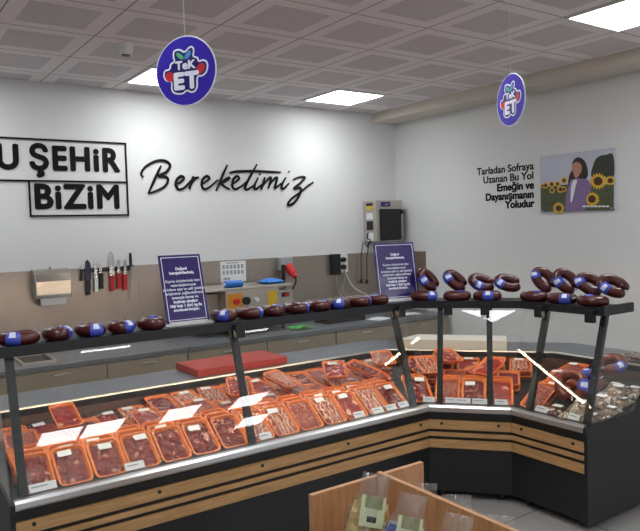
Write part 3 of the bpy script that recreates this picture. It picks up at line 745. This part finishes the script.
def lay(U, u_, d, tilt, spin, layer):
    """flat on the sloping rear deck (or on LAYER trays below it), turned by spin about its own middle"""
    m = Matrix.Translation(U.P(u_, d, deck_z(d)+.0015)) @ Matrix.Rotation(U.yaw, 4, 'Z') @ Matrix.Rotation(R(tilt), 4, 'X') @ Matrix.Translation((0, TL/2+.022*layer, .0315*layer)) @ Matrix.Rotation(R(spin), 4, 'Z') @ Matrix.Translation((0, -TL/2, 0))
    return m.to_translation(), m.to_euler()
G1 = 'meat trays shingled in the long display case'
nm = {'diced': 'orange tray of dark diced meat', 'chop': 'orange tray of striped pale chops', 'mince': 'orange tray of pinkish mince', 'steak': 'orange tray of red meat'}
seq = ['diced', 'diced', 'diced', 'diced', 'diced', 'diced', 'diced', 'chop', 'chop', 'mince', 'chop', 'steak', 'chop', 'diced']
behind = ['chop', 'mince', 'steak', 'chop', 'diced', 'mince', 'chop', 'diced', 'chop', 'steak', 'chop', 'mince', 'diced', 'chop']
def pile_column(c, u_, rows=((1, .405), (2, .614))):
    for row, d in rows:
        n = 2+(c+row) % 2
        if row == 2: n = 2 if c > 4 else 1
        wild = 14 if c > 6 else 5
        for i in range(n):
            kd = behind[(c+i+3*row) % 14]
            top = i == n-1 and (c+row) % 2
            loc, rot = lay(U1, u_+.02, d-.005*i, 12, rng.uniform(-wild, wild) if top else rng.uniform(-1, 1), i)
            blk = row == 2 and c in (1, 2, 3)
            meat_tray('steak' if blk else kd, loc, rot, '%s, %s pile, %s up, %s from left end' % ('black tray of red meat' if blk else nm[kd], ('middle', 'rear')[row-1], ORD[i+1], ORD[c+1]), G1, blk)
for c in range(14):
    u_ = .115+.1578*c
    for i in range(3):
        kd = seq[c] if i < 2 else behind[c]
        loc, rot = put(U1, u_+rng.uniform(-.002, .002), .092+.062*i, 35+rng.uniform(-.4, .4))
        where = 'front row' if i == 0 else ORD[i+1]+' row'
        meat_tray(kd, loc, rot, '%s, %s, %s from the left end' % (nm[kd], where, ORD[c+1]), G1)
    pile_column(c, u_)
for c in (14, 15): pile_column(c, .115+.1578*c-.003, ((1, .405), (2, .614)) if c == 14 else ((2, .614),))
t = meat_tray('steak', U1.P(.36, .50, .693), (R(28), 0, R(4)), 'small orange tray of red meat lying loose on top of the left piles', 'loose trays on top')
t.scale = (.86, .86, .9)

for i, (u_, d, z, tilt, yaw, k, lab) in enumerate(((1.66, .46, .700, 19, 24, 'chop', 'askew on piles two trays right of the middle post'),
        (1.98, .47, .702, 18, -28, 'steak', 'askew on the piles behind the price tags'), (2.26, .41, .690, 20, 30, 'diced', 'askew on the piles by the counter bend'),
        (2.44, .53, .708, 16, -26, 'chop', 'askew at the well back by the counter bend'), (1.30, .46, .700, 18, -20, 'mince', 'askew on the piles just right of the middle post'))):
    meat_tray(k, U1.P(u_, d, z), (R(tilt), R(rng.uniform(-3, 3)), R(yaw)), '%s %s' % (nm[k], lab), 'loose trays on top')
for i, (u_, d, z, tilt, yaw, k, lab) in enumerate(((.0, .33, .682, 22, 28, 'chop', 'askew on top at the left of the corner case'), (.30, .34, .682, 22, -30, 'steak', 'askew on top at the right of the corner case'),
        (.12, .55, .716, 15, 32, 'steak', 'askew on the rear piles in the corner case'))):
    meat_tray(k, U2.P(u_, d, z), (R(tilt), R(rng.uniform(-3, 3)), U2.yaw+R(yaw)), '%s %s' % (nm[k], lab), 'loose trays on top')

G2 = 'meat trays piled in the angled corner case'
for c, (u_, kd) in enumerate(((.095, 'mince'), (.255, 'diced'), (.415, 'steak'))):
    for i in range(2):
        k = kd if i == 0 else ('steak', 'chop', 'mince')[(c+i) % 3]
        loc, rot = put(U2, u_, .11+.07*i, 33, 0)
        meat_tray(k, loc, rot, '%s, corner case %s row, %s from its left end' % (nm[k], ORD[i+1], ORD[c+1]), G2)
for i in range(2):
    m = (Matrix.Rotation(-_a/2, 4, 'Z') @ Matrix.Rotation(R(36), 4, 'X')).to_euler()
    b = Vector((math.sin(_a/2), math.cos(_a/2), 0))
    meat_tray(('diced', 'steak')[i], Vector((2.82, 2.945, deck_z(.12)+.003))+b*(.125+.064*i), m, '%s standing across the bend of the display cases, %s one' % (nm[('diced', 'steak')[i]], ORD[i+1]), G2)
for row, d, n0, cols, uo in ((1, .40, 2, 4, -.06), (2, .611, 2, 5, -.15)):
    for c in range(cols):
        n = n0+(c+row) % 2 if (row == 1 or c < 3) else 2
        for i in range(n):
            k = ('steak', 'chop', 'steak', 'diced', 'mince')[(c*2+i+row) % 5]
            top = i == n-1 and (c+row) % 2
            loc, rot = lay(U2, uo+.175*c, d-.005*i, 13, rng.choice((-36, -25, 22, 32))*(1 if row == 1 else .25) if top else rng.uniform(-2, 2), i)
            if top: rot = (Matrix.Rotation(R(rng.uniform(-8, 8)), 3, 'X') @ rot.to_matrix()).to_euler(); loc = loc+Vector((0, 0, .018))
            meat_tray(k, loc, rot, '%s, corner case %s pile, %s up, %s from left' % (nm[k], ('middle', 'rear')[row-1], ORD[i+1], ORD[c+1]), G2)
G3 = 'meat trays in the right display case'
for i in range(3):
    loc, rot = lay(U3, -.045, .405, 12, (0, 2, 24)[i], i)
    meat_tray(('steak', 'chop', 'steak')[i], loc, rot, '%s left of the upright sausage ring, %s from bottom' % (nm[('steak', 'chop', 'steak')[i]], ORD[i+1]), G3)
for i in range(2):
    loc, rot = lay(U3, -.10, .614, 12, 0, i)
    meat_tray('mince', loc, rot, 'orange tray of pinkish mince at the back of the right case, %s from bottom' % ORD[i+1], G3)
for i in range(2):
    loc, rot = put(U3, .045, .12+.064*i, 34)
    meat_tray(('mince', 'steak')[i], loc, rot, '%s leaning near the post of the right case, %s one' % (nm[('mince', 'steak')[i]], ORD[i+1]), G3)

# ------------------------------------------------------------------ sausages
def ring_pts(r, a0, a1, n, squash=1.0, z=0):
    return [(r*math.cos(R(a0+(a1-a0)*i/n)), r*squash*math.sin(R(a0+(a1-a0)*i/n)), z) for i in range(n+1)]
SR, ST = .064, .0295
def ring_patch(a0, a1, squash, r, sr, f0=15, f1=120):
    def fn(u, v):
        th = R(a0+(a1-a0)*u); ph = R(f0+(f1-f0)*v)
        c = Vector((sr*math.cos(th), sr*squash*math.sin(th), 0)); o = Vector((math.cos(th)*squash, math.sin(th), 0)).normalized()
        return c + (o*math.cos(ph)+Vector((0, 0, 1))*math.sin(ph))*r
    return MB().grid(fn, 6, 8)
def sausage_meshes(squash, ba, m='sausage', sr=SR):
    P = ring_pts(sr, 9, 351, 44, squash); n = len(P)
    rs = [ST*min(1, (min(i, n-1-i)+.6)/3.2)**.5*(1+.05*noise.noise(Vector((i*.4, squash, ba)))) for i in range(n)]
    body = MB().tube(P, ST, 14, rs=rs).mesh('casing', m, 'all')
    band = MB().tube(ring_pts(sr, ba, ba+46, 8, squash), ST+.0016, 16).mesh('paper_band', 'blue_band', True)
    mark = ring_patch(ba+12, ba+32, squash, ST+.0022, sr, 20, 95).mesh('band_print', 'band_white', 'all')
    c, s_ = math.cos(R(9)), math.sin(R(9))
    knot = MB().tube([(sr*c, sr*squash*s_-.004, 0), (sr*1.02, 0, .004), (sr*c, -sr*squash*s_+.004, 0)], .004, 6).cyl((sr+.002, 0, 0), (sr+.022, .004, .012), .004, 6).mesh('string_knot', 'band_white', True)
    return body, band, mark, knot
SAUS = [sausage_meshes(.62, 285), sausage_meshes(.60, 215), sausage_meshes(.63, 245)]
SAUSF = [sausage_meshes(.60, 150), sausage_meshes(.63, 185), sausage_meshes(.61, 128)]
SAUSUP = [sausage_meshes(.58, 190), sausage_meshes(.60, 222), sausage_meshes(.6, 160)]
SAUSL = [sausage_meshes(1.0, 60, 'sausage_light', .070)]
def sausage(loc, rot, label, group, lib=SAUS):
    t = thing('sausage_ring', label, 'sausage', loc, rot, group)
    b, bd, mk, kn = rng.choice(lib)
    link('casing', b, t); q = link('paper_band', bd, t); link('band_print', mk, q); link('string_knot', kn, t)
    return t
SHZ = 1.1828+ST
def on_shelf(U, u_, d=.285): p = U.P(u_, d, SHZ); return p
GS = 'ring sausages lying on the glass case shelf'
us = [.10, .265, .415, .565, .715, 1.115, 1.265, 1.415, 1.565, 1.715, 1.865, 2.015, 2.16]
for i, u_ in enumerate(us):
    a = (3, 82, 100, 78, 92, 85, 96, 80, 98, 92, 84, 100, 90)[i]
    lab = 'dark sausage ring flat on the shelf, %s from the left end' % ORD[i+1]
    sausage(on_shelf(U1, u_, .285 if i else .255), (0, 0, R(a)), lab, GS, SAUSF if i in (2, 3, 5, 6, 8, 10, 11) else SAUS)
low2 = [(U2, -.04, 3), (U2, .155, 182), (U2, .35, 2), (U3, -.02, 178), (U3, .175, 2), (U3, .37, 180)]
for i, (U, u_, a) in enumerate(low2):
    sausage(on_shelf(U, u_, .252), (0, 0, U.yaw+R(a)), 'dark sausage ring lying under the leaning ones, %s right of the second purple sign' % ORD[i+1], 'lower sausage rings on the right shelf')
up2 = [(U2, -.03, 50, 46), (U2, .145, 50, 36), (U2, .31, 44, 16), (U2, .47, 44, 12), (U3, -.03, 56, 46), (U3, .125, 56, 42), (U3, .285, 50, 28), (U3, .425, 46, 24)]
for i, (U, u_, tilt, roll) in enumerate(up2):
    # leaning on the ring below with the left end raised
    rise = SR*math.sin(R(roll))*.62+.016*math.sin(R(tilt))
    p = U.P(u_, .365, SHZ+ST*1.7+rise)
    m = Matrix.Rotation(U.yaw+R(20), 4, 'Z') @ Matrix.Rotation(R(roll), 4, 'Y') @ Matrix.Rotation(R(tilt), 4, 'X')
    sausage(p, m.to_euler(), 'sausage ring leaning on the lower row, %s right of the second purple sign' % ORD[i+1], 'leaning sausage rings on the right shelf', SAUSUP)
# inside the right case
def in_case(u_, d, z, tilt, spin): return U3.P(u_, d, z), (Matrix.Rotation(U3.yaw+R(10), 4, 'Z') @ Matrix.Rotation(R(tilt), 4, 'X') @ Matrix.Rotation(R(spin), 4, 'Z')).to_euler()
t = sausage(*in_case(.215, .275, .705, 62, 285), 'big reddish sausage ring standing up inside the right case', 'sausages inside the right case', SAUSL)
t = sausage(*in_case(.19, .47, .70, 25, 30), 'reddish sausage ring lying behind the upright one inside the right case', 'sausages inside the right case', SAUSL)
t = sausage(*in_case(.20, .70, .775, 20, 250), 'reddish sausage ring at the well back inside the right case', 'sausages inside the right case', SAUSL)

# vacuum packs inside the right case
def pack_mesh(w, l, h, seed, m):
    mb = MB()
    def top(a, b):
        e = min(1, 4*min(a, 1-a))*min(1, 4*min(b, 1-b))
        return Vector(((a-.5)*w, (b-.5)*l, .003+h*e**.5*(.75+.4*noise.noise(Vector((a*6, b*6, seed))))))
    mb.grid(top, 16, 18); mb.grid(lambda a, b: Vector(((a-.5)*w, (b-.5)*l, .0)), 16, 18)
    bmesh.ops.remove_doubles(mb.bm, verts=mb.bm.verts, dist=.0001)
    return mb.mesh('contents', m, 'all')
PK = [(pack_mesh(.11, .15, .026, 1, 'packs'), pack_mesh(.12, .16, .031, 1, 'film')), (pack_mesh(.10, .14, .03, 4, 'packs'), pack_mesh(.11, .15, .035, 4, 'film')), (pack_mesh(.11, .14, .026, 7, 'packs_dark'), pack_mesh(.12, .15, .031, 7, 'film'))]
def vac(loc, rot, label, k):
    t = thing('vacuum_pack', label, 'vacuum pack', loc, rot, 'vacuum packs inside the right case')
    link('contents', PK[k][0], t); link('pouch', PK[k][1], t)
    l = link('label', LAB, t); l.location = (rng.uniform(-.02, .02), .02, .034)
    return t
vp = [(.19, .145, 2), (.305, .145, 0), (.415, .145, 0), (.31, .32, 0), (.42, .32, 1), (.28, .47, 0), (.40, .47, 1), (.40, .63, 0), (.28, .63, 2), (.16, .63, 2)]
for i, (u_, d, k) in enumerate(vp):
    loc, rot = put(U3, u_, d, 10, rng.uniform(-4, 4), lift=.02)
    vac(loc, rot, ('dark' if k == 2 else 'whitish')+' vacuum pack inside the right case, %s counted from the front' % ORD[i+1], k)
for i, (u_, d, k) in enumerate(((.33, .19, 0), (.36, .35, 1), (.34, .52, 0))):
    loc, rot = put(U3, u_, d, 16, rng.uniform(-35, 35), lift=.062)
    vac(loc, rot, 'whitish vacuum pack lying on top of others in the right case, %s from front' % ORD[i+1], k)

# price tags just inside the front glass
def price_tag(U, u_, w, label, lshape=0):
    t = thing('price_tag', label, 'price tag', U.P(u_, .050, .5775), (0, 0, U.yaw), 'price tags along the front glass')
    tm = Matrix.Translation((0, .004, .0035)) @ Matrix.Rotation(R(-42), 4, 'X')
    MB().box((-w/2, 0, 0), (w/2, .002, .036), 0, tm).build('card', 'paper', t)
    MB().box((-w/2-.004, .0, .0), (w/2+.004, .022, .003)).build('holder', 'acrylic', t)
    MB().box((-w/2+.008, -.0008, .018), (w*.2, -.0001, .024), 0, tm).build('printed_line', 'grey_plastic', t)
    if lshape: MB().box((-w/2-.004, .031, .010), (-w/2+.012, .033, .085)).build('side_strip', 'acrylic', t)
    return t
for i, (u_, w, l) in enumerate(((.125, .11, 1), (.525, .09, 0), (1.22, .07, 1), (1.836, .075, 0), (1.974, .075, 0), (2.075, .075, 0), (2.172, .07, 1))):
    price_tag(U1, u_, w, 'white price tag at the long case glass, %s from the left' % ORD[i+1], l)
for i, (u_, w, l) in enumerate(((-.008, .07, 0), (.125, .07, 1), (.195, .09, 0), (.295, .09, 0), (.418, .075, 1))):
    price_tag(U2, u_, w, 'white price tag at the corner case glass, %s from the left' % ORD[i+1], l)
for i, (u_, w, l) in enumerate(((.165, .08, 1), (.375, .07, 0))):
    price_tag(U3, u_, w, 'white price tag at the right case glass, %s' % ('near the upright sausage ring', 'near the end panel')[i], l)

# purple notices on the shelf
def notice(x, y, lean, label, w=.235, h=.36, yaw=0):
    t = thing('counter_sign', label, 'sign', (x, y, 1.1800), (0, 0, yaw))
    m = Matrix.Translation((0, 0, .012)) @ Matrix.Rotation(-lean, 4, 'X')
    F = m @ frame_mtx(Vector((0, 0, 0)), Vector((1, 0, 0)), Vector((0, 0, 1)), Vector((0, -1, 0)))
    MB().box((-w/2, 0, 0), (w/2, .006, h), .001, m).build('sign_panel', 'purple', t)
    b = MB(); k = .012; s_ = .0035
    for a, c in (((-w/2+k, k), (w/2-k, k+s_)), ((-w/2+k, h-k-s_), (w/2-k, h-k)), ((-w/2+k, k+s_), (-w/2+k+s_, h-k-s_)), ((w/2-k-s_, k+s_), (w/2-k, h-k-s_))):
        b.box((a[0], -.0009, a[1]), (c[0], -.0001, c[1]), 0, m)
    b.build('border_line', 'logo_white', t)
    L = [('Değerli', 1), ('hemşehrilerimiz,', 1), ('', 0), ('Kıyma ürünlerinde tüm', 0), ('vatandaşlarımızın', 0), ('ürünlere eşit ve adil şekilde', 0), ('erişiminin sağlanabilmesi', 0), ('amacıyla kıyma ve', .5), ('kuşbaşı satışları', 1), ('kişi başı 1 (bir) kg ile', 1), ('sınırlandırılmıştır.', 1)]
    tb = bmesh.new()
    for i, (s, bo) in enumerate(L):
        if not s: continue
        me = text_mesh(s, .0205, F @ Matrix.Translation((0, h-.082-.0218*i, .0002)), depth=.0006, bold=.0002+.0006*bo, align='CENTER')
        tb.from_mesh(me); bpy.data.meshes.remove(me)
    me = bpy.data.meshes.new('sign_lettering'); tb.to_mesh(me); tb.free(); me.materials.append(M['logo_white']); link('sign_lettering', me, t)
    MB().box((-w/2-.01, -.045, .0), (w/2+.012, .06, .004)).build('foot_plate', 'acrylic', t)
    MB().box((-w/2+.01, -.008, .0042), (w/2-.01, -.002, .018)).build('holder_lip', 'white', t)
notice(1.43, 3.265, .26, 'purple notice standing on the shelf near the left, behind the nearer post')
notice(2.885, 3.265, .17, 'purple notice standing on the shelf at the bend of the counter', w=.30, h=.365, yaw=R(-10))

# ------------------------------------------------------------------ hanging round signs
def disc_sign(loc, label, turn):
    t = thing('hanging_sign', label, 'hanging sign', loc, (0, 0, R(turn)), 'round blue signs hanging from the ceiling')
    Rr = .113
    MB().cyl((0, .002, 0), (0, -.002, 0), Rr, 64).build('disc', 'disc_blue', t, True)
    rim = [(Rr*math.cos(2*PI*i/64), 0, Rr*math.sin(2*PI*i/64)) for i in range(64)]
    MB().tube(rim, .0026, 6, True).build('edge', 'logo_white', t, True)
    F = frame_mtx(Vector((0, -.0021, 0)), Vector((1, 0, 0)), Vector((0, 0, 1)), Vector((0, -1, 0)))
    N = lambda pts: [((x-238)/195*Rr, (272-y)/232*Rr) for x, y in pts]
    outer = [(158, 150), (165, 126), (190, 118), (215, 124), (236, 138), (262, 116), (285, 110), (299, 128), (300, 155), (296, 175), (322, 190), (330, 212), (352, 208), (378, 222), (386, 258), (374, 300), (345, 322), (318, 326), (314, 385), (298, 416), (270, 424), (242, 410), (215, 426), (175, 424), (148, 408), (138, 380), (138, 338), (112, 330), (92, 305), (90, 270), (104, 248), (130, 242), (138, 212), (162, 196), (158, 172)]
    out = N(smooth_closed(outer, 4)); cx = sum(p[0] for p in out)/len(out); cy = sum(p[1] for p in out)/len(out)
    n = len(out); inn = []
    for i in range(n):
        a, b = Vector(out[i-1]), Vector(out[(i+1) % n]); tg = (b-a).normalized(); nr = Vector((-tg.y, tg.x))
        inn.append(tuple(Vector(out[i])+nr*(-.0058)))
    area = sum(out[i-1][0]*out[i][1]-out[i][0]*out[i-1][1] for i in range(n))
    if area > 0:
        inn = []
        for i in range(n):
            a, b = Vector(out[i-1]), Vector(out[(i+1) % n]); tg = (b-a).normalized(); inn.append(tuple(Vector(out[i])+Vector((-tg.y, tg.x))*.0058))
    flat('badge_outline', [out], 'logo_white', t, F, 0, .0008)
    flat('badge_field', [inn], 'navy', t, F, 0, .0012)
    flat('red_shape', [N(ellipse(134, 300, 30, 33, -.5))], 'logo_red', t, F, 0, .0016)
    flat('red_shape', [N(smooth_closed([(300, 300), (318, 250), (345, 232), (364, 250), (358, 282), (330, 305)], 4))], 'logo_red', t, F, 0, .0016)
    flat('green_leaf', [N(smooth_closed([(182, 146), (205, 150), (226, 172), (228, 192), (205, 186), (188, 168)], 4))], 'logo_green', t, F, 0, .0016)
    flat('sky_leaf', [N(smooth_closed([(274, 138), (276, 160), (262, 186), (236, 194), (236, 176), (250, 152)], 4))], 'logo_sky', t, F, 0, .0016)
    s = Rr/232
    text_obj('upper_word', 'TeK', 70*s*1.12, F @ Matrix.Translation(((238-238)/195*Rr, (272-258)/232*Rr, .0014)), 'logo_white', t, depth=.0010, bold=.0017, align='CENTER', sx=1.12)
    text_obj('lower_word', 'ET', 124*s*1.22, F @ Matrix.Translation(((238-238)/195*Rr, (272-388)/232*Rr, .0014)), 'logo_white', t, depth=.0010, bold=.0042, align='CENTER', sx=1.12, spacing=1.1)
    MB().cyl((0, 0, Rr+.0026), (0, 0, CEIL-loc[2]-.0003), .0007, 6).build('thread', 'cord', t)
disc_sign((.952, 2.117, 2.189), 'bigger looking round blue hanging sign in front of the left ceiling panel', -55)
disc_sign((2.443, 1.996, 2.20), 'narrow looking round blue hanging sign near the right wall beam', -109)

# ------------------------------------------------------------------ wooden bin with bags
t = thing('display_bin', 'pale wooden floor bin with a divider in front of the display case', 'display bin', (1.45, 1.4, 0))
o3 = Vector((1.45, 1.4, 0))
def bb(a, b, nm_, m='wood_bin', bev=.0015): return MB().box(Vector(a)-o3, Vector(b)-o3, bev).build(nm_, m, t)
bb((1.175, 1.775, .002), (1.665, 1.793, .80), 'back_panel')
bb((1.445, .85, .541), (1.462, 1.7745, .815), 'divider')
bb((1.175, .85, .525), (1.665, 1.7745, .54), 'bin_floor')
bb((1.175, .85, .002), (1.193, 1.7745, .524), 'side_panel')
bb((1.647, .85, .002), (1.665, 1.7745, .524), 'side_panel')
bb((1.175, .832, .002), (1.665, .8495, .62), 'front_panel')
def bag(loc, rot, w, h, dpt, content, fill, label, card=True, seed=0):
    t = thing('food_bag', label, 'food bag', loc, rot, 'clear food bags in the wooden bin')
    def shell(a, b, s, k):
        prof = math.sin(PI*min(1, max(.0, (b*1.0))**.7))**.6 if b < 1 else 0
        x = (a-.5)*w*(1-.18*max(0, b-.6)/.4*0)
        x *= 1-.40*min(1, max(0, (b-.62)/.22))
        return Vector((x, s*dpt/2*k*prof*math.sin(PI*a)**.6+.006*noise.noise(Vector((a*6, b*7, seed+s))), b*h+.004))
    mb = MB()
    for s in (-1, 1): mb.grid(lambda a, b, s=s: shell(a, b, s, 1.0) + Vector((0, s*.0015, 0)), 14, 20)
    mb.build('clear_pouch', 'poly', t, 'all')
    mb = MB()
    for s in (-1, 1): mb.grid(lambda a, b, s=s: shell(.06+a*.88, b*fill, s, .86)+Vector((0, 0, .004)), 14, 14)
    mb.build('contents', content, t, 'all')
    if card:
        P = lambda x, z: Vector((x, -dpt*.5-.012-.0*z, z))
        mb = MB().box((-w*.26, -.0008, 0), (w*.26, .0008, h*.27), .0, Matrix.Translation((0, -dpt*.47-.003, h*.56)) @ Matrix.Rotation(R(-14), 4, 'X'))
        c = mb.build('printed_label', 'label_green', t)
        MB().box((-w*.1, -.0014, h*.04), (w*.1, -.0009, h*.09), 0, Matrix.Translation((0, -dpt*.47-.003, h*.56)) @ Matrix.Rotation(R(-14), 4, 'X')).build('label_block', 'cable', c)
        MB().box((-w*.18, -.0014, h*.16), (w*.2, -.0009, h*.27), 0, Matrix.Translation((0, -dpt*.47-.003, h*.56)) @ Matrix.Rotation(R(-14), 4, 'X')).build('label_picture', 'label_olive', c)
    return t
M['label_green'] = mat('pale_green_label', (200, 208, 170), .55, var=.12, nscale=40)
M['label_olive'] = mat('olive_print', (138, 140, 96), .55, var=.3, nscale=70)
bag((1.205, 1.60, .575), (R(-6), R(15), R(-28)), .145, .33, .09, 'pasta', .74, 'tall clear bag of golden pasta with pale label left of the divider', True, 1)
bag((1.205, 1.44, .578), (R(-6), R(16), R(-30)), .14, .315, .08, 'tea', .70, 'clear bag with white and blue pouch beside the divider behind the front one', True, 2)
bag((1.235, 1.29, .578), (R(-6), R(16), R(-34)), .135, .30, .075, 'tea', .70, 'clear bag with yellowish label nearest to the viewer in the bin', True, 3)
bag((1.555, 1.69, .546), (0, R(6), R(-30)), .15, .225, .06, 'packs', .45, 'clear crinkled bag right of the divider next to the back panel', False, 4)
bag((1.555, 1.53, .546), (0, R(4), R(-35)), .16, .235, .06, 'packs', .45, 'clear crinkled bag right of the divider, second from the back panel', False, 5)
bag((1.555, 1.36, .546), (0, R(4), R(-40)), .17, .225, .06, 'packs', .45, 'clear crinkled bag right of the divider, farthest from the back panel', False, 6)
